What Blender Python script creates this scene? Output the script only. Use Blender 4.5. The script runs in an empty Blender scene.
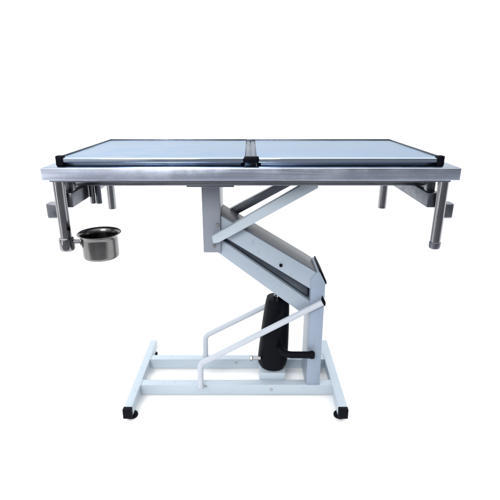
import bpy, bmesh, math, random
from mathutils import Vector, Matrix

S = bpy.context.scene
R = math.radians
random.seed(4)

# ------------------------------------------------------------------ camera
cam = bpy.data.cameras.new('camera')
cam.lens, cam.sensor_width = 32.4, 36.0
cam.clip_start, cam.clip_end = 0.05, 2000
camo = bpy.data.objects.new('camera', cam)
camo.location = (0, -1.84, 1.334)
camo.rotation_euler = (R(90 - 19.3), 0, 0)
S.collection.objects.link(camo)
S.camera = camo

# ------------------------------------------------------------------ studio light
S.view_settings.view_transform = 'Standard'
S.view_settings.look = 'None'
S.view_settings.exposure = 0
S.view_settings.gamma = 1

W = bpy.data.worlds.new('World')
S.world = W
W.use_nodes = True
nt = W.node_tree
nt.nodes.clear()
wo = nt.nodes.new('ShaderNodeOutputWorld')
wb = nt.nodes.new('ShaderNodeBackground')
tc = nt.nodes.new('ShaderNodeTexCoord')
sx = nt.nodes.new('ShaderNodeSeparateXYZ')
nt.links.new(tc.outputs['Generated'], sx.inputs[0])


def wmap(sock, a, b, lo, hi):
    n = nt.nodes.new('ShaderNodeMapRange')
    n.interpolation_type = 'SMOOTHSTEP'
    for k, v in ((1, a), (2, b), (3, lo), (4, hi)):
        n.inputs[k].default_value = v
    nt.links.new(sock, n.inputs[0])
    return n.outputs[0]


def wmath(op, a, b):
    n = nt.nodes.new('ShaderNodeMath')
    n.operation = op
    for k, v in ((0, a), (1, b)):
        if isinstance(v, (int, float)):
            n.inputs[k].default_value = v
        else:
            nt.links.new(v, n.inputs[k])
    return n.outputs[0]


ahead = wmap(sx.outputs[1], -0.35, 0.35, 0.18, 1.07)     # white sweep ahead, dim room behind the camera
over = wmap(sx.outputs[2], 0.15, 0.95, 0.0, 1.7)         # overhead softbox dome
side = wmap(sx.outputs[0], -0.7, 0.35, 0.4, 0.0)         # a little more from the left
wings = wmath('ADD', wmap(sx.outputs[0], 0.74, 0.97, 0.0, -0.75), wmap(sx.outputs[0], -0.97, -0.74, -0.6, 0.0))  # the room falls off at the sides
rad = wmath('MAXIMUM', wmath('ADD', wmath('ADD', wmath('ADD', ahead, over), side), wings), 0.12)
nt.links.new(rad, wb.inputs['Strength'])
wb.inputs['Color'].default_value = (0.97, 0.99, 1.0, 1)
nt.links.new(wb.outputs[0], wo.inputs[0])


def softbox(name, loc, target, sx_, sy_, power):
    d = bpy.data.lights.new(name, 'AREA')
    d.shape, d.size, d.size_y, d.energy = 'RECTANGLE', sx_, sy_, power
    d.color = (1, 0.99, 0.98)
    o = bpy.data.objects.new(name, d)
    o.location = loc
    o.rotation_euler = (Vector(target) - Vector(loc)).to_track_quat('-Z', 'Y').to_euler()
    S.collection.objects.link(o)


softbox('softbox_key', (-1.0, -3.2, 2.5), (0, 0, 0.5), 1.3, 1.0, 90)
softbox('tube_streak_lamp', (-2.7, -2.0, 0.42), (-0.5, -0.3, 0.5), 0.35, 0.75, 6)  # added unseen lamp, puts bright streaks on the tubes
softbox('frame_reflection_lamp', (-3.0, -5.0, 0.95), (0, 0, 0.8), 3.2, 2.2, 8)  # added unseen lamp, brightens the left of the frame by reflection

# ------------------------------------------------------------------ materials
def new_mat(name):
    m = bpy.data.materials.new(name)
    m.use_nodes = True
    return m, m.node_tree, m.node_tree.nodes['Principled BSDF']


def noise(t, scale, detail=3, stretch=None, rough=0.5):
    c = t.nodes.new('ShaderNodeTexCoord')
    n = t.nodes.new('ShaderNodeTexNoise')
    n.inputs['Scale'].default_value = scale
    n.inputs['Detail'].default_value = detail
    n.inputs['Roughness'].default_value = rough
    if stretch:
        mp = t.nodes.new('ShaderNodeMapping')
        mp.inputs['Scale'].default_value = stretch
        t.links.new(c.outputs['Object'], mp.inputs[0])
        t.links.new(mp.outputs[0], n.inputs['Vector'])
    else:
        t.links.new(c.outputs['Object'], n.inputs['Vector'])
    return n.outputs['Fac']


def ramp(t, fac, lo, hi, a=0.3, b=0.7):
    n = t.nodes.new('ShaderNodeMapRange')
    for k, v in ((1, a), (2, b), (3, lo), (4, hi)):
        n.inputs[k].default_value = v
    t.links.new(fac, n.inputs[0])
    return n.outputs[0]


def cmix(t, fac, c1, c2):
    n = t.nodes.new('ShaderNodeMix')
    n.data_type = 'RGBA'
    n.inputs['A'].default_value = (*c1, 1)
    n.inputs['B'].default_value = (*c2, 1)
    t.links.new(fac, n.inputs['Factor'])
    return n.outputs['Result']


def bump(t, p, h, strength, dist=0.001):
    b = t.nodes.new('ShaderNodeBump')
    b.inputs['Strength'].default_value = strength
    b.inputs['Distance'].default_value = dist
    t.links.new(h, b.inputs['Height'])
    t.links.new(b.outputs[0], p.inputs['Normal'])


def metal(name, c1, c2, r1, r2, stretch=(1, 1, 1), sc=6, bs=0.05):
    m, t, p = new_mat(name)
    p.inputs['Metallic'].default_value = 1
    big = noise(t, sc, 2)
    fine = noise(t, 60, 3, stretch)
    t.links.new(cmix(t, ramp(t, big, 0, 1), c1, c2), p.inputs['Base Color'])
    # smears: broad patches where the metal is a little duller
    sm = t.nodes.new('ShaderNodeMath')
    sm.operation = 'MULTIPLY_ADD'
    t.links.new(ramp(t, noise(t, 9, 4, None, .65), 0, .12, .45, .7), sm.inputs[0])
    sm.inputs[1].default_value = 1
    t.links.new(ramp(t, fine, r1, r2), sm.inputs[2])
    t.links.new(sm.outputs[0], p.inputs['Roughness'])
    if bs:
        bump(t, p, fine, bs, 0.0006)
    return m


M = {}
M['frame'] = metal('brushed_stainless', (.50, .56, .69), (.60, .645, .76), .20, .32, (.06, 1, 3), 5)
M['sheet'] = metal('tabletop_sheet', (.185, .27, .385), (.205, .29, .405), .30, .40, (.05, 1, 1), 3, .01)
M['edge'] = metal('polished_edge', (.38, .45, .58), (.46, .52, .62), .10, .2, (.05, 1, 1), 3, .02)
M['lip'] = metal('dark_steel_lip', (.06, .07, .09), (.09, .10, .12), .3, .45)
M['chrome'] = metal('polished_tube_steel', (.20, .20, .215), (.26, .26, .275), .08, .16, (1, 1, .1), 8, .01)
M['bowl'] = metal('polished_bowl_steel', (.135, .13, .13), (.18, .175, .175), .14, .24, (1, 1, .2), 8, .015)
M['steel'] = metal('grey_rail_steel', (.13, .14, .165), (.19, .195, .22), .25, .4)
M['dark_steel'] = metal('dark_rail_steel', (.10, .108, .13), (.15, .155, .18), .25, .38)
M['ledge'] = metal('ledge_dark_reflection', (.20, .26, .36), (.26, .32, .42), .14, .24, (.05, 1, 1), 4, .03)  # frame steel darkened to carry the ledge's dark reflection
M['hinge'] = metal('hinge_steel', (.055, .085, .13), (.08, .115, .165), .25, .35)
M['under'] = metal('panel_underside_steel', (.30, .36, .48), (.40, .46, .58), .2, .32, (.05, 1, 1), 3, .03)
M['bolt'] = metal('zinc_bolt', (.35, .35, .36), (.45, .45, .46), .25, .4)


def paint(name, c1, c2):
    m, t, p = new_mat(name)
    big = noise(t, 7, 3)
    fine = noise(t, 260, 2)
    t.links.new(cmix(t, ramp(t, big, 0, 1), c1, c2), p.inputs['Base Color'])
    t.links.new(ramp(t, fine, .28, .42), p.inputs['Roughness'])
    p.inputs['Specular IOR Level'].default_value = .25
    wear = ramp(t, noise(t, 38, 6, (1, 1, 1), .7), 0, .5, .60, .70)      # small scuffs down to a duller grey
    base = p.inputs['Base Color'].links[0].from_socket
    n = t.nodes.new('ShaderNodeMix')
    n.data_type = 'RGBA'
    n.inputs['B'].default_value = (*[k * .6 for k in c1], 1)
    t.links.new(wear, n.inputs['Factor'])
    t.links.new(base, n.inputs['A'])
    t.links.new(n.outputs['Result'], p.inputs['Base Color'])
    bump(t, p, noise(t, 22, 2), .05, .002)
    return m


M['paint'] = paint('enamel_arm_shade', (.295, .345, .41), (.315, .365, .43))  # the one enamel, darkened for the arms' shade under the top
M['paint_post_shade'] = paint('enamel_post_shade', (.235, .285, .37), (.255, .305, .39))  # same enamel with the post's shade put into the colour
M['paint_column_shade'] = paint('enamel_column_shade', (.205, .225, .27), (.225, .245, .29))  # same enamel, toned down for shade on the column
M['paint_lit'] = paint('enamel_base_lit', (.385, .445, .505), (.405, .465, .525))  # same enamel, lightened for the better lit base
M['top_shade'] = paint('enamel_arm_top_shade', (.11, .12, .145), (.13, .14, .165))  # same enamel, darkest copy, for shade on the arm top
M['paint_white'] = paint('white_tube_enamel', (.42, .455, .51), (.45, .48, .535))


def rubber(name, c, r):
    m, t, p = new_mat(name)
    f = noise(t, 90, 3)
    t.links.new(cmix(t, ramp(t, f, 0, 1), c, tuple(k * 1.6 for k in c)), p.inputs['Base Color'])
    t.links.new(ramp(t, f, r, r + .15), p.inputs['Roughness'])
    p.inputs['Specular IOR Level'].default_value = .06
    bump(t, p, f, .1, .0005)
    return m


M['black'] = rubber('black_plastic', (.0025, .0025, .005), .45)
M['boot'] = rubber('black_pump_cover', (.002, .0022, .004), .32)

m, t, p = new_mat('white_studio_floor')
f = noise(t, 1.5, 3)
t.links.new(cmix(t, ramp(t, f, 0, 1), (.93, .93, .93), (.95, .95, .95)), p.inputs['Base Color'])
p.inputs['Roughness'].default_value = .9
p.inputs['Specular IOR Level'].default_value = .1
M['floor'] = m
m, t, p = new_mat('grey_studio_floor')
t.links.new(cmix(t, ramp(t, noise(t, 1.2, 4), 0, 1), (.10, .10, .11), (.15, .15, .16)), p.inputs['Base Color'])
p.inputs['Roughness'].default_value = .6
M['dark_floor'] = m

# ------------------------------------------------------------------ geometry helpers
def finish(name, bm, mat, parent=None, smooth=True, angle=35):
    bmesh.ops.recalc_face_normals(bm, faces=bm.faces)
    me = bpy.data.meshes.new(name)
    bm.to_mesh(me)
    bm.free()
    me.materials.append(mat)
    if smooth:
        me.polygons.foreach_set('use_smooth', [True] * len(me.polygons))
        me.set_sharp_from_angle(angle=R(angle))
    o = bpy.data.objects.new(name, me)
    S.collection.objects.link(o)
    if parent:
        o.parent = parent
    return o


def bevel_all(bm, w, seg=2, faces=None):
    if w > 0:
        bmesh.ops.bevel(bm, geom=list(bm.edges), offset=w, segments=seg, profile=.5, affect='EDGES', clamp_overlap=True)


def add_box(bm, x0, x1, y0, y1, z0, z1, w=.002, seg=2):
    b = bmesh.new()
    vs = [b.verts.new((x, y, z)) for x in (x0, x1) for y in (y0, y1) for z in (z0, z1)]
    for q in ((0, 1, 3, 2), (4, 6, 7, 5), (0, 4, 5, 1), (2, 3, 7, 6), (0, 2, 6, 4), (1, 5, 7, 3)):
        b.faces.new([vs[i] for i in q])
    bmesh.ops.recalc_face_normals(b, faces=b.faces)
    bevel_all(b, w, seg)
    merge(bm, b)


def merge(bm, b):
    me = bpy.data.meshes.new('tmp')
    b.to_mesh(me)
    b.free()
    bm.from_mesh(me)
    bpy.data.meshes.remove(me)


def add_prism(bm, pts, y0, y1, w=.003):
    """an outline in the XZ plane given a depth along Y"""
    b = bmesh.new()
    a = [b.verts.new((x, y0, z)) for x, z in pts]
    c = [b.verts.new((x, y1, z)) for x, z in pts]
    b.faces.new(a)
    b.faces.new(c[::-1])
    n = len(pts)
    for i in range(n):
        b.faces.new((a[i], c[i], c[(i + 1) % n], a[(i + 1) % n]))
    bmesh.ops.recalc_face_normals(b, faces=b.faces)
    bevel_all(b, w)
    merge(bm, b)


def add_lathe(bm, prof, origin, axis=(0, 0, 1), n=48, closed=False):
    """prof: (radius, height) pairs spun about axis from origin"""
    b = bmesh.new()
    q = Vector(axis).normalized().to_track_quat('Z', 'Y').to_matrix().to_4x4()
    mt = Matrix.Translation(origin) @ q
    rings = []
    for r, h in prof:
        if r < 1e-6:
            rings.append([b.verts.new(mt @ Vector((0, 0, h)))])
        else:
            rings.append([b.verts.new(mt @ Vector((r * math.cos(2 * math.pi * i / n), r * math.sin(2 * math.pi * i / n), h))) for i in range(n)])
    for A, B in zip(rings, rings[1:]):
        for i in range(n):
            j = (i + 1) % n
            if len(A) == 1 and len(B) > 1:
                b.faces.new((A[0], B[i], B[j]))
            elif len(B) == 1 and len(A) > 1:
                b.faces.new((A[i], A[j], B[0]))
            elif len(A) > 1:
                b.faces.new((A[i], A[j], B[j], B[i]))
    merge(bm, b)


def rod(bm, p0, p1, r, n=32, e=.002):
    L = (Vector(p1) - Vector(p0)).length
    add_lathe(bm, [(0, 0), (r - e, 0), (r, e), (r, L - e), (r - e, L), (0, L)], p0, Vector(p1) - Vector(p0), n)


def open_tube(bm, p0, p1, r, t=.002, n=36):
    L = (Vector(p1) - Vector(p0)).length
    add_lathe(bm, [(r - t, .0), (r, .0), (r, L), (r - t, L), (r - t, .0)], p0, Vector(p1) - Vector(p0), n)


def add_bent(bm, pts, r, bend=.03, n=20, steps=8):
    """round tube along a polyline whose corners are rounded"""
    P = [Vector(p) for p in pts]
    path = [P[0]]
    for i in range(1, len(P) - 1):
        a = P[i] + (P[i - 1] - P[i]).normalized() * bend
        c = P[i] + (P[i + 1] - P[i]).normalized() * bend
        for k in range(steps + 1):
            u = k / steps
            path.append(a * (1 - u) ** 2 + P[i] * 2 * u * (1 - u) + c * u * u)
    path.append(P[-1])
    b = bmesh.new()
    rings = []
    up = Vector((0, 1, 0))
    for i, p in enumerate(path):
        d = (path[min(i + 1, len(path) - 1)] - path[max(i - 1, 0)]).normalized()
        s1 = d.cross(up).normalized()
        s2 = s1.cross(d).normalized()
        rings.append([b.verts.new(p + r * (s1 * math.cos(2 * math.pi * k / n) + s2 * math.sin(2 * math.pi * k / n))) for k in range(n)])
    for A, B in zip(rings, rings[1:]):
        for k in range(n):
            b.faces.new((A[k], A[(k + 1) % n], B[(k + 1) % n], B[k]))
    b.faces.new(rings[0][::-1])
    b.faces.new(rings[-1])
    merge(bm, b)


def box(name, mat, parent, *a, **k):
    bm = bmesh.new()
    add_box(bm, *a, **k)
    return finish(name, bm, M[mat], parent)


def thing(name, label, cat, loc):
    o = bpy.data.objects.new(name, None)
    o.empty_display_size = .1
    o.location = loc
    o['label'], o['category'] = label, cat
    S.collection.objects.link(o)
    return o


# ------------------------------------------------------------------ floor and the white sweep laid over it
bm = bmesh.new()
bm.faces.new([bm.verts.new(q) for q in ((-90, -90, -.004), (90, -90, -.004), (90, -1.0, -.004), (-90, -1.0, -.004))])
fl = finish('floor', bm, M['dark_floor'], smooth=False)
fl['kind'] = 'structure'
bm = bmesh.new()
bm.faces.new([bm.verts.new(q) for q in ((-400, -1.2, 0), (400, -1.2, 0), (400, 500, 0), (-400, 500, 0))])
bd = finish('backdrop', bm, M['floor'], smooth=False)
bd['kind'] = 'structure'

# ------------------------------------------------------------------ the table
T = thing('operating_table', 'stainless steel veterinary operating table on a pale blue folding lift base', 'table', (0, 0, 0))

# top frame: pressed steel pan with a folded rim, its ledge showing round the two panels
FX, FY, FZ0, FZ1 = .699, .35, 1.057, 1.0985
bm = bmesh.new()
add_box(bm, -FX + .006, FX, -FY, FY, FZ0, FZ1, .0022, 3)
frame = finish('top_frame', bm, M['frame'], T)
box('frame_ledge', 'ledge', frame, -FX + .011, FX - .005, -FY + .006, FY - .007, 1.09, FZ1 + .0012, w=.001)  # added sheet, its colour stands in for a dark reflection
box('underside_lining', 'steel', frame, -FX + .02, FX - .02, -FY + .02, FY - .02, 1.048, FZ0 + .004)

# two tabletop panels side by side
def panel(x0, x1, outer):
    bm = bmesh.new()
    add_box(bm, x0, x1, -.306, .306, 1.113, 1.124, .004, 3)
    pn = finish('tabletop_panel', bm, M['sheet'], T)
    bm = bmesh.new()
    add_box(bm, x0 + .014, x1 - .014, -.288, .292, 1.096, 1.115, .002)
    finish('panel_tray', bm, M['under'], pn)
    # folded front edge, polished
    bm = bmesh.new()
    add_box(bm, x0 + .004, x1 - .004, -.313, -.3015, 1.109, 1.1265, .004, 4)
    finish('front_edge', bm, M['edge'], pn)
    # raised lip on the other sides
    bm = bmesh.new()
    add_box(bm, x0 - .001, x1 + .001, .301, .31, 1.109, 1.129, .001)
    xo = (x0 - .002, x0 + .0045) if outer < 0 else (x1 - .0045, x1 + .002)
    add_box(bm, xo[0], xo[1], -.296, .2995, 1.109, 1.129, .002)
    finish('raised_lip', bm, M['lip'], pn)
    # black corner buffers
    for y0 in (-.317, ):
        xc = x0 - .003 if outer < 0 else x1 + .003
        a, b = (xc, xc + .024) if outer < 0 else (xc - .024, xc)
        bm = bmesh.new()
        add_box(bm, a, b, y0, y0 + .028, 1.1, 1.1335, .003, 3)
        finish('corner_cap', bm, M['black'], pn)
    return pn


panel(-.65, -.0165, -1)
panel(.0225, .65, 1)
bm = bmesh.new()
add_box(bm, -.0155, .0005, -.306, .3, 1.104, 1.1225, .002)
add_box(bm, .0045, .0215, -.306, .3, 1.104, 1.1225, .002)
add_box(bm, -.014, .02, -.303, .298, 1.101, 1.118, .001)
hinge = finish('centre_hinge', bm, M['hinge'], T)
bm = bmesh.new()
add_box(bm, -.0195, .0255, .302, .3092, 1.106, 1.1284, .001)
finish('raised_lip', bm, M['lip'], hinge)
bm = bmesh.new()
add_box(bm, -.02, .03, -.323, -.300, 1.1125, 1.1315, .004, 3)
add_box(bm, .003, .016, -.321, -.305, 1.0985, 1.114, .002)
finish('hinge_cap', bm, M['black'], hinge)

# bars under the frame, side rails and hanging tubes
for y0 in (-.17, .09):
    box('support_bar', 'steel', T, -.66, .66, y0, y0 + .08, 1.004, 1.05, w=.003)
box('mounting_plate', 'steel', T, -.24, -.06, -.16, .16, .996, 1.006, w=.002)

for s in (-1, 1):
    x0, x1 = sorted((s * .63, s * .672))
    rl = box('side_rail', 'dark_steel', T, x0, x1, -.275, .29, .946, .9985, w=.003)
    bm = bmesh.new()
    x0, x1 = sorted((s * .674, s * .729))
    add_box(bm, x0, x1, -.275, -.232, .905, .961, .007, 4)
    finish('rail_clamp', bm, M['steel'], rl)
    # hangers joining rail and frame
    for y in (-.245, .24):
        x0, x1 = sorted((s * .634, s * .664))
        box('rail_hanger', 'dark_steel', rl, x0, x1, y, y + .03, .99, 1.06)


def hang_tube(x, y, z0, z1, r, plug=None):
    bm = bmesh.new()
    open_tube(bm, (x, y, z0), (x, y, z1), r)
    o = finish('hanging_tube', bm, M['chrome'], T)
    if plug == 'black':
        bm = bmesh.new()
        add_lathe(bm, [(0, -.012), (r * .8, -.012), (r + .001, -.008), (r + .002, .0), (r + .002, .012), (r + .0003, .014)], (x, y, z0))
        finish('end_plug', bm, M['dark_steel'], o)
    else:
        bm = bmesh.new()
        rod(bm, (x, y, z0 + .004), (x, y, z0 + .02), r - .0025, 24)
        finish('end_plug', bm, M['black'], o)
    return o


TX, TY = .661, -.297
hang_tube(-TX, TY, .822, 1.06, .0205)
hang_tube(.668, TY, .812, 1.06, .0185, 'black')
hang_tube(.628, .25, .815, .947, .019)
hang_tube(-.655, .25, .812, .947, .019)
# two short pole sockets hanging under the front support bar at the left end
for x, r_, mt in ((-.617, .0105, 'chrome'), (-.593, .0115, 'dark_steel')):
    bm = bmesh.new()
    open_tube(bm, (x, -.106, .922), (x, -.106, 1.006), r_)
    rod(bm, (x, -.106, .928), (x, -.106, .95), r_ - .0015, 20)
    finish('pole_socket', bm, M[mt], T)

# column under the top with its two pairs of pivots
CF, CB = -.098, .118            # front and back of the lift mechanism
bm = bmesh.new()
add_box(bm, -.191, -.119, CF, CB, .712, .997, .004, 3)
column = finish('column', bm, M['paint_column_shade'], T)
for x, z in ((-.131, .832), (-.146, .742)):
    bm = bmesh.new()
    rod(bm, (x, CF + .002, z), (x, CF - .006, z), .0075, 6, .0015)
    finish('bolt', bm, M['bolt'], column)

bm = bmesh.new()
for k in range(14):
    bmesh.ops.create_icosphere(bm, subdivisions=2, radius=.0036 + random.uniform(-.0005, .0006),
                               matrix=Matrix.Translation((-.188 + k * .0052, CF + .001, .9945)))
finish('weld_seam', bm, M['paint_column_shade'], column, angle=80)
# diagonal braces from column to top
def brace(y0, y1, pts, mat):
    bm = bmesh.new()
    add_prism(bm, pts, y0, y1, .003)
    finish('brace', bm, M[mat], T)


brace(CF - .034, CF - .002, [(-.152, .792), (-.148, .764), (-.126, .766), (.262, .987), (.262, 1.0035), (.206, 1.0035)], 'paint_lit')
brace(CB - .03, CB + .002, [(-.125, .83), (-.12, .79), (.262, 1.0), (.198, 1.0035)], 'steel')

# two parallel lift arms
def arm(pts, y0, y1):
    bm = bmesh.new()
    add_prism(bm, pts, y0, y1, .004)
    return finish('lift_arm', bm, M['paint'], T)


up = arm([(-.150, .884), (.245, .640), (.288, .613), (.268, .535), (-.150, .803)], CF + .014, CB - .016)
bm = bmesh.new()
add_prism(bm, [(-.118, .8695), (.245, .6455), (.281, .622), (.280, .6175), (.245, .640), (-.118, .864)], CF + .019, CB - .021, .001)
finish('arm_top_shade', bm, M['top_shade'], up)  # added strip that paints the table's shade on the arm top
lo = arm([(-.150, .786), (.268, .478), (.236, .418), (-.135, .708)], CF + .014, CB - .016)
bm = bmesh.new()
rod(bm, (.129, CF + .016, .652), (.129, CF + .006, .652), .007, 12, .002)
finish('bolt', bm, M['black'], up)

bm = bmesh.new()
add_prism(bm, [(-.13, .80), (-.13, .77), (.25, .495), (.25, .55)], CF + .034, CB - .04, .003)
finish('slot_shade', bm, M['lip'], T)  # added dark filler standing in for shade in the arm slot

# post
bm = bmesh.new()
add_prism(bm, [(.258, .058), (.320, .058), (.320, .57), (.294, .622), (.280, .618), (.258, .59)], -.09, .1, .004)
post = finish('post', bm, M['paint_post_shade'], T)
bm = bmesh.new()
add_prism(bm, [(.292, .630), (.299, .628), (.3255, .576), (.3255, .562), (.315, .568), (.293, .618)], -.084, .094, .002)
finish('pivot_cap', bm, M['black'], post)
bm = bmesh.new()
add_prism(bm, [(.308, .516), (.3245, .486), (.3245, .466), (.317, .470), (.305, .496)], -.097, -.084, .002)
finish('pivot_cap', bm, M['black'], post)

bm = bmesh.new()
for k in range(12):
    bmesh.ops.create_icosphere(bm, subdivisions=2, radius=.0034 + random.uniform(-.0005, .0006),
                               matrix=Matrix.Translation((.261 + k * .0052, -.0895, .0655)))
finish('weld_seam', bm, M['paint_post_shade'], post, angle=80)
# link tubes each side: a short upright that bends into a long sloping tube
def link(y, z0, end):
    bm = bmesh.new()
    add_bent(bm, [(-.2255, y, z0), (-.2225, y, .186), end], .0135, .022)
    o = finish('link_tube', bm, M['paint_white'], T)
    bm = bmesh.new()
    rod(bm, (-.206, y - .004, z0 + .006), (-.2, y - .004, z0 + .006), .006, 8, .001)
    finish('bolt', bm, M['bolt'], o)


link(-.105, .063, (.308, -.105, .490))
link(.142, .063, (.308, .115, .490))

# hydraulic pump in its black cover, leaning a little
ax0, ax1 = Vector((.105, .01, .106)), Vector((.126, .01, .462))
L = (ax1 - ax0).length
bm = bmesh.new()
add_lathe(bm, [(0, 0), (.05, 0), (.062, .006), (.0685, .02), (.0705, .045), (.069, .10), (.064, .2), (.058, .29), (.054, .335), (.050, .354), (.041, L - .002), (0, L)], ax0, ax1 - ax0, 48)
pump = finish('hydraulic_pump', bm, M['boot'], T)
bm = bmesh.new()
rod(bm, ax1 - Vector((0, .0, .02)), (.13, .01, .56), .014)
add_lathe(bm, [(.014, 0), (.022, 0), (.022, .012), (.014, .012)], ax1 - Vector((0, 0, .003)), ax1 - ax0, 24)
finish('piston_rod', bm, M['chrome'], pump)
bm = bmesh.new()
add_bent(bm, [(.118, -.02, .2366), (.16, -.112, .2366), (.282, -.112, .2366)], .0155, .03)
add_lathe(bm, [(0, 0), (.0165, .001), (.018, .004), (.018, .016), (.013, .022), (0, .023)], (.264, -.112, .2366), (1, 0, 0), 24)
finish('release_lever', bm, M['black'], pump)
bm = bmesh.new()
rod(bm, (.05, -.03, .168), (.012, -.03, .168), .0085, 16, .001)
rod(bm, (.012, -.03, .168), (-.002, -.03, .168), .013, 6, .002)
finish('bolt', bm, M['bolt'], pump)
bm = bmesh.new()
add_box(bm, .045, .165, -.05, .115, .022, .1, .003)
finish('pump_bracket', bm, M['paint_lit'], T)

# base: two feet bars, two long rails between them
FB = {}
for s, x0, x1 in ((-1, -.5405, -.5035), (1, .377, .417)):
    fb = box('foot_bar', 'paint_lit', T, x0, x1, -.245, .305, .0205, .066, w=.0035, seg=3)
    bm = bmesh.new()
    add_box(bm, x0 - .0005, x1 + .0005, -.268, -.2455, .0195, .0668, .003, 3)
    finish('end_cap', bm, M['black'], fb)
    xc = (x0 + x1) / 2 - s * .006
    for y in (-.222, .262):
        bm = bmesh.new()
        k = 1 if y < 0 else .7
        add_lathe(bm, [(0, 0), (.022 * k, 0), (.026 * k, .003), (.026 * k, .010), (.02 * k, .015), (.008, .017), (.008, .03), (0, .03)], (xc, y, 0), n=32)
        finish('levelling_foot', bm, M['black'], fb)
for y0, y1 in ((-.092, -.05), (.118, .16)):
    rail = box('base_rail', 'paint_lit', T, -.5045, .378, y0, y1, .012, .0645, w=.0035, seg=3)
    bm = bmesh.new()
    if y0 < 0:
        rod(bm, (.098, y0 + .002, .04), (.098, y0 - .005, .04), .006, 6, .001)
    else:
        rod(bm, (-.07, y0 + .002, .045), (-.07, y0 - .005, .045), .006, 6, .001)
    finish('bolt', bm, M['bolt'], rail)
    for xw in (-.5025, .376):                      # weld beads where rail meets feet bars
        bm = bmesh.new()
        for k in range(9):
            bmesh.ops.create_icosphere(bm, subdivisions=2, radius=.0034 + random.uniform(-.0004, .0005),
                                       matrix=Matrix.Translation((xw, y0 + .0005, .0175 + k * .0052)))
        for k in range(9):
            bmesh.ops.create_icosphere(bm, subdivisions=2, radius=.0034 + random.uniform(-.0004, .0005),
                                       matrix=Matrix.Translation((xw, y0 + .0005 + k * .0048, .0638)))
        finish('weld_seam', bm, M['paint_lit'], rail, angle=80)
# foot of the post welded between the rails
box('post_base', 'paint_lit', T, .262, .316, -.052, .12, .018, .061, w=.003)

# ------------------------------------------------------------------ the bowl clamped on the near left tube
B = thing('bowl', 'small round stainless steel bowl clamped to the near left hanging tube of the table', 'bowl', (-.538, TY, .76))


def rel(bm):
    bmesh.ops.translate(bm, vec=-Vector(B.location), verts=bm.verts)
    return bm


bm = bmesh.new()
c = (-.541, TY, .768)
KB = .95
add_lathe(bm, [(q * KB, h * .92) for q, h in [(0, 0), (.058, 0), (.0635, .002), (.0662, .006), (.0672, .013), (.0672, .078), (.0685, .088), (.073, .094), (.078, .0975), (.0805, .0985),
               (.081, .1), (.0795, .101), (.075, .0998), (.0705, .0965), (.0665, .088), (.0655, .078), (.0645, .03), (.064, .011), (.0615, .005), (.055, .0025), (0, .0025)]], c, n=72)
finish('basin', rel(bm), M['bowl'], B, angle=60)
bm = bmesh.new()
rod(bm, (-.640, TY, .826), (-.602, TY, .826), .0085, 20, .001)
add_lathe(bm, [(0, 0), (.018, 0), (.018, .003), (.012, .007), (0, .007)], (-.6045, TY, .826), (-1, 0, 0), 24)
finish('support_arm', rel(bm), M['chrome'], B)
bm = bmesh.new()
add_lathe(bm, [(0, 0), (.020, 0), (.0255, .004), (.0275, .011), (.0275, .040), (.0262, .047), (.0215, .051), (.0212, .046), (.0212, .020), (0, .020)], (-TX, TY, .792), n=40)
finish('clamp_sleeve', rel(bm), M['chrome'], B)
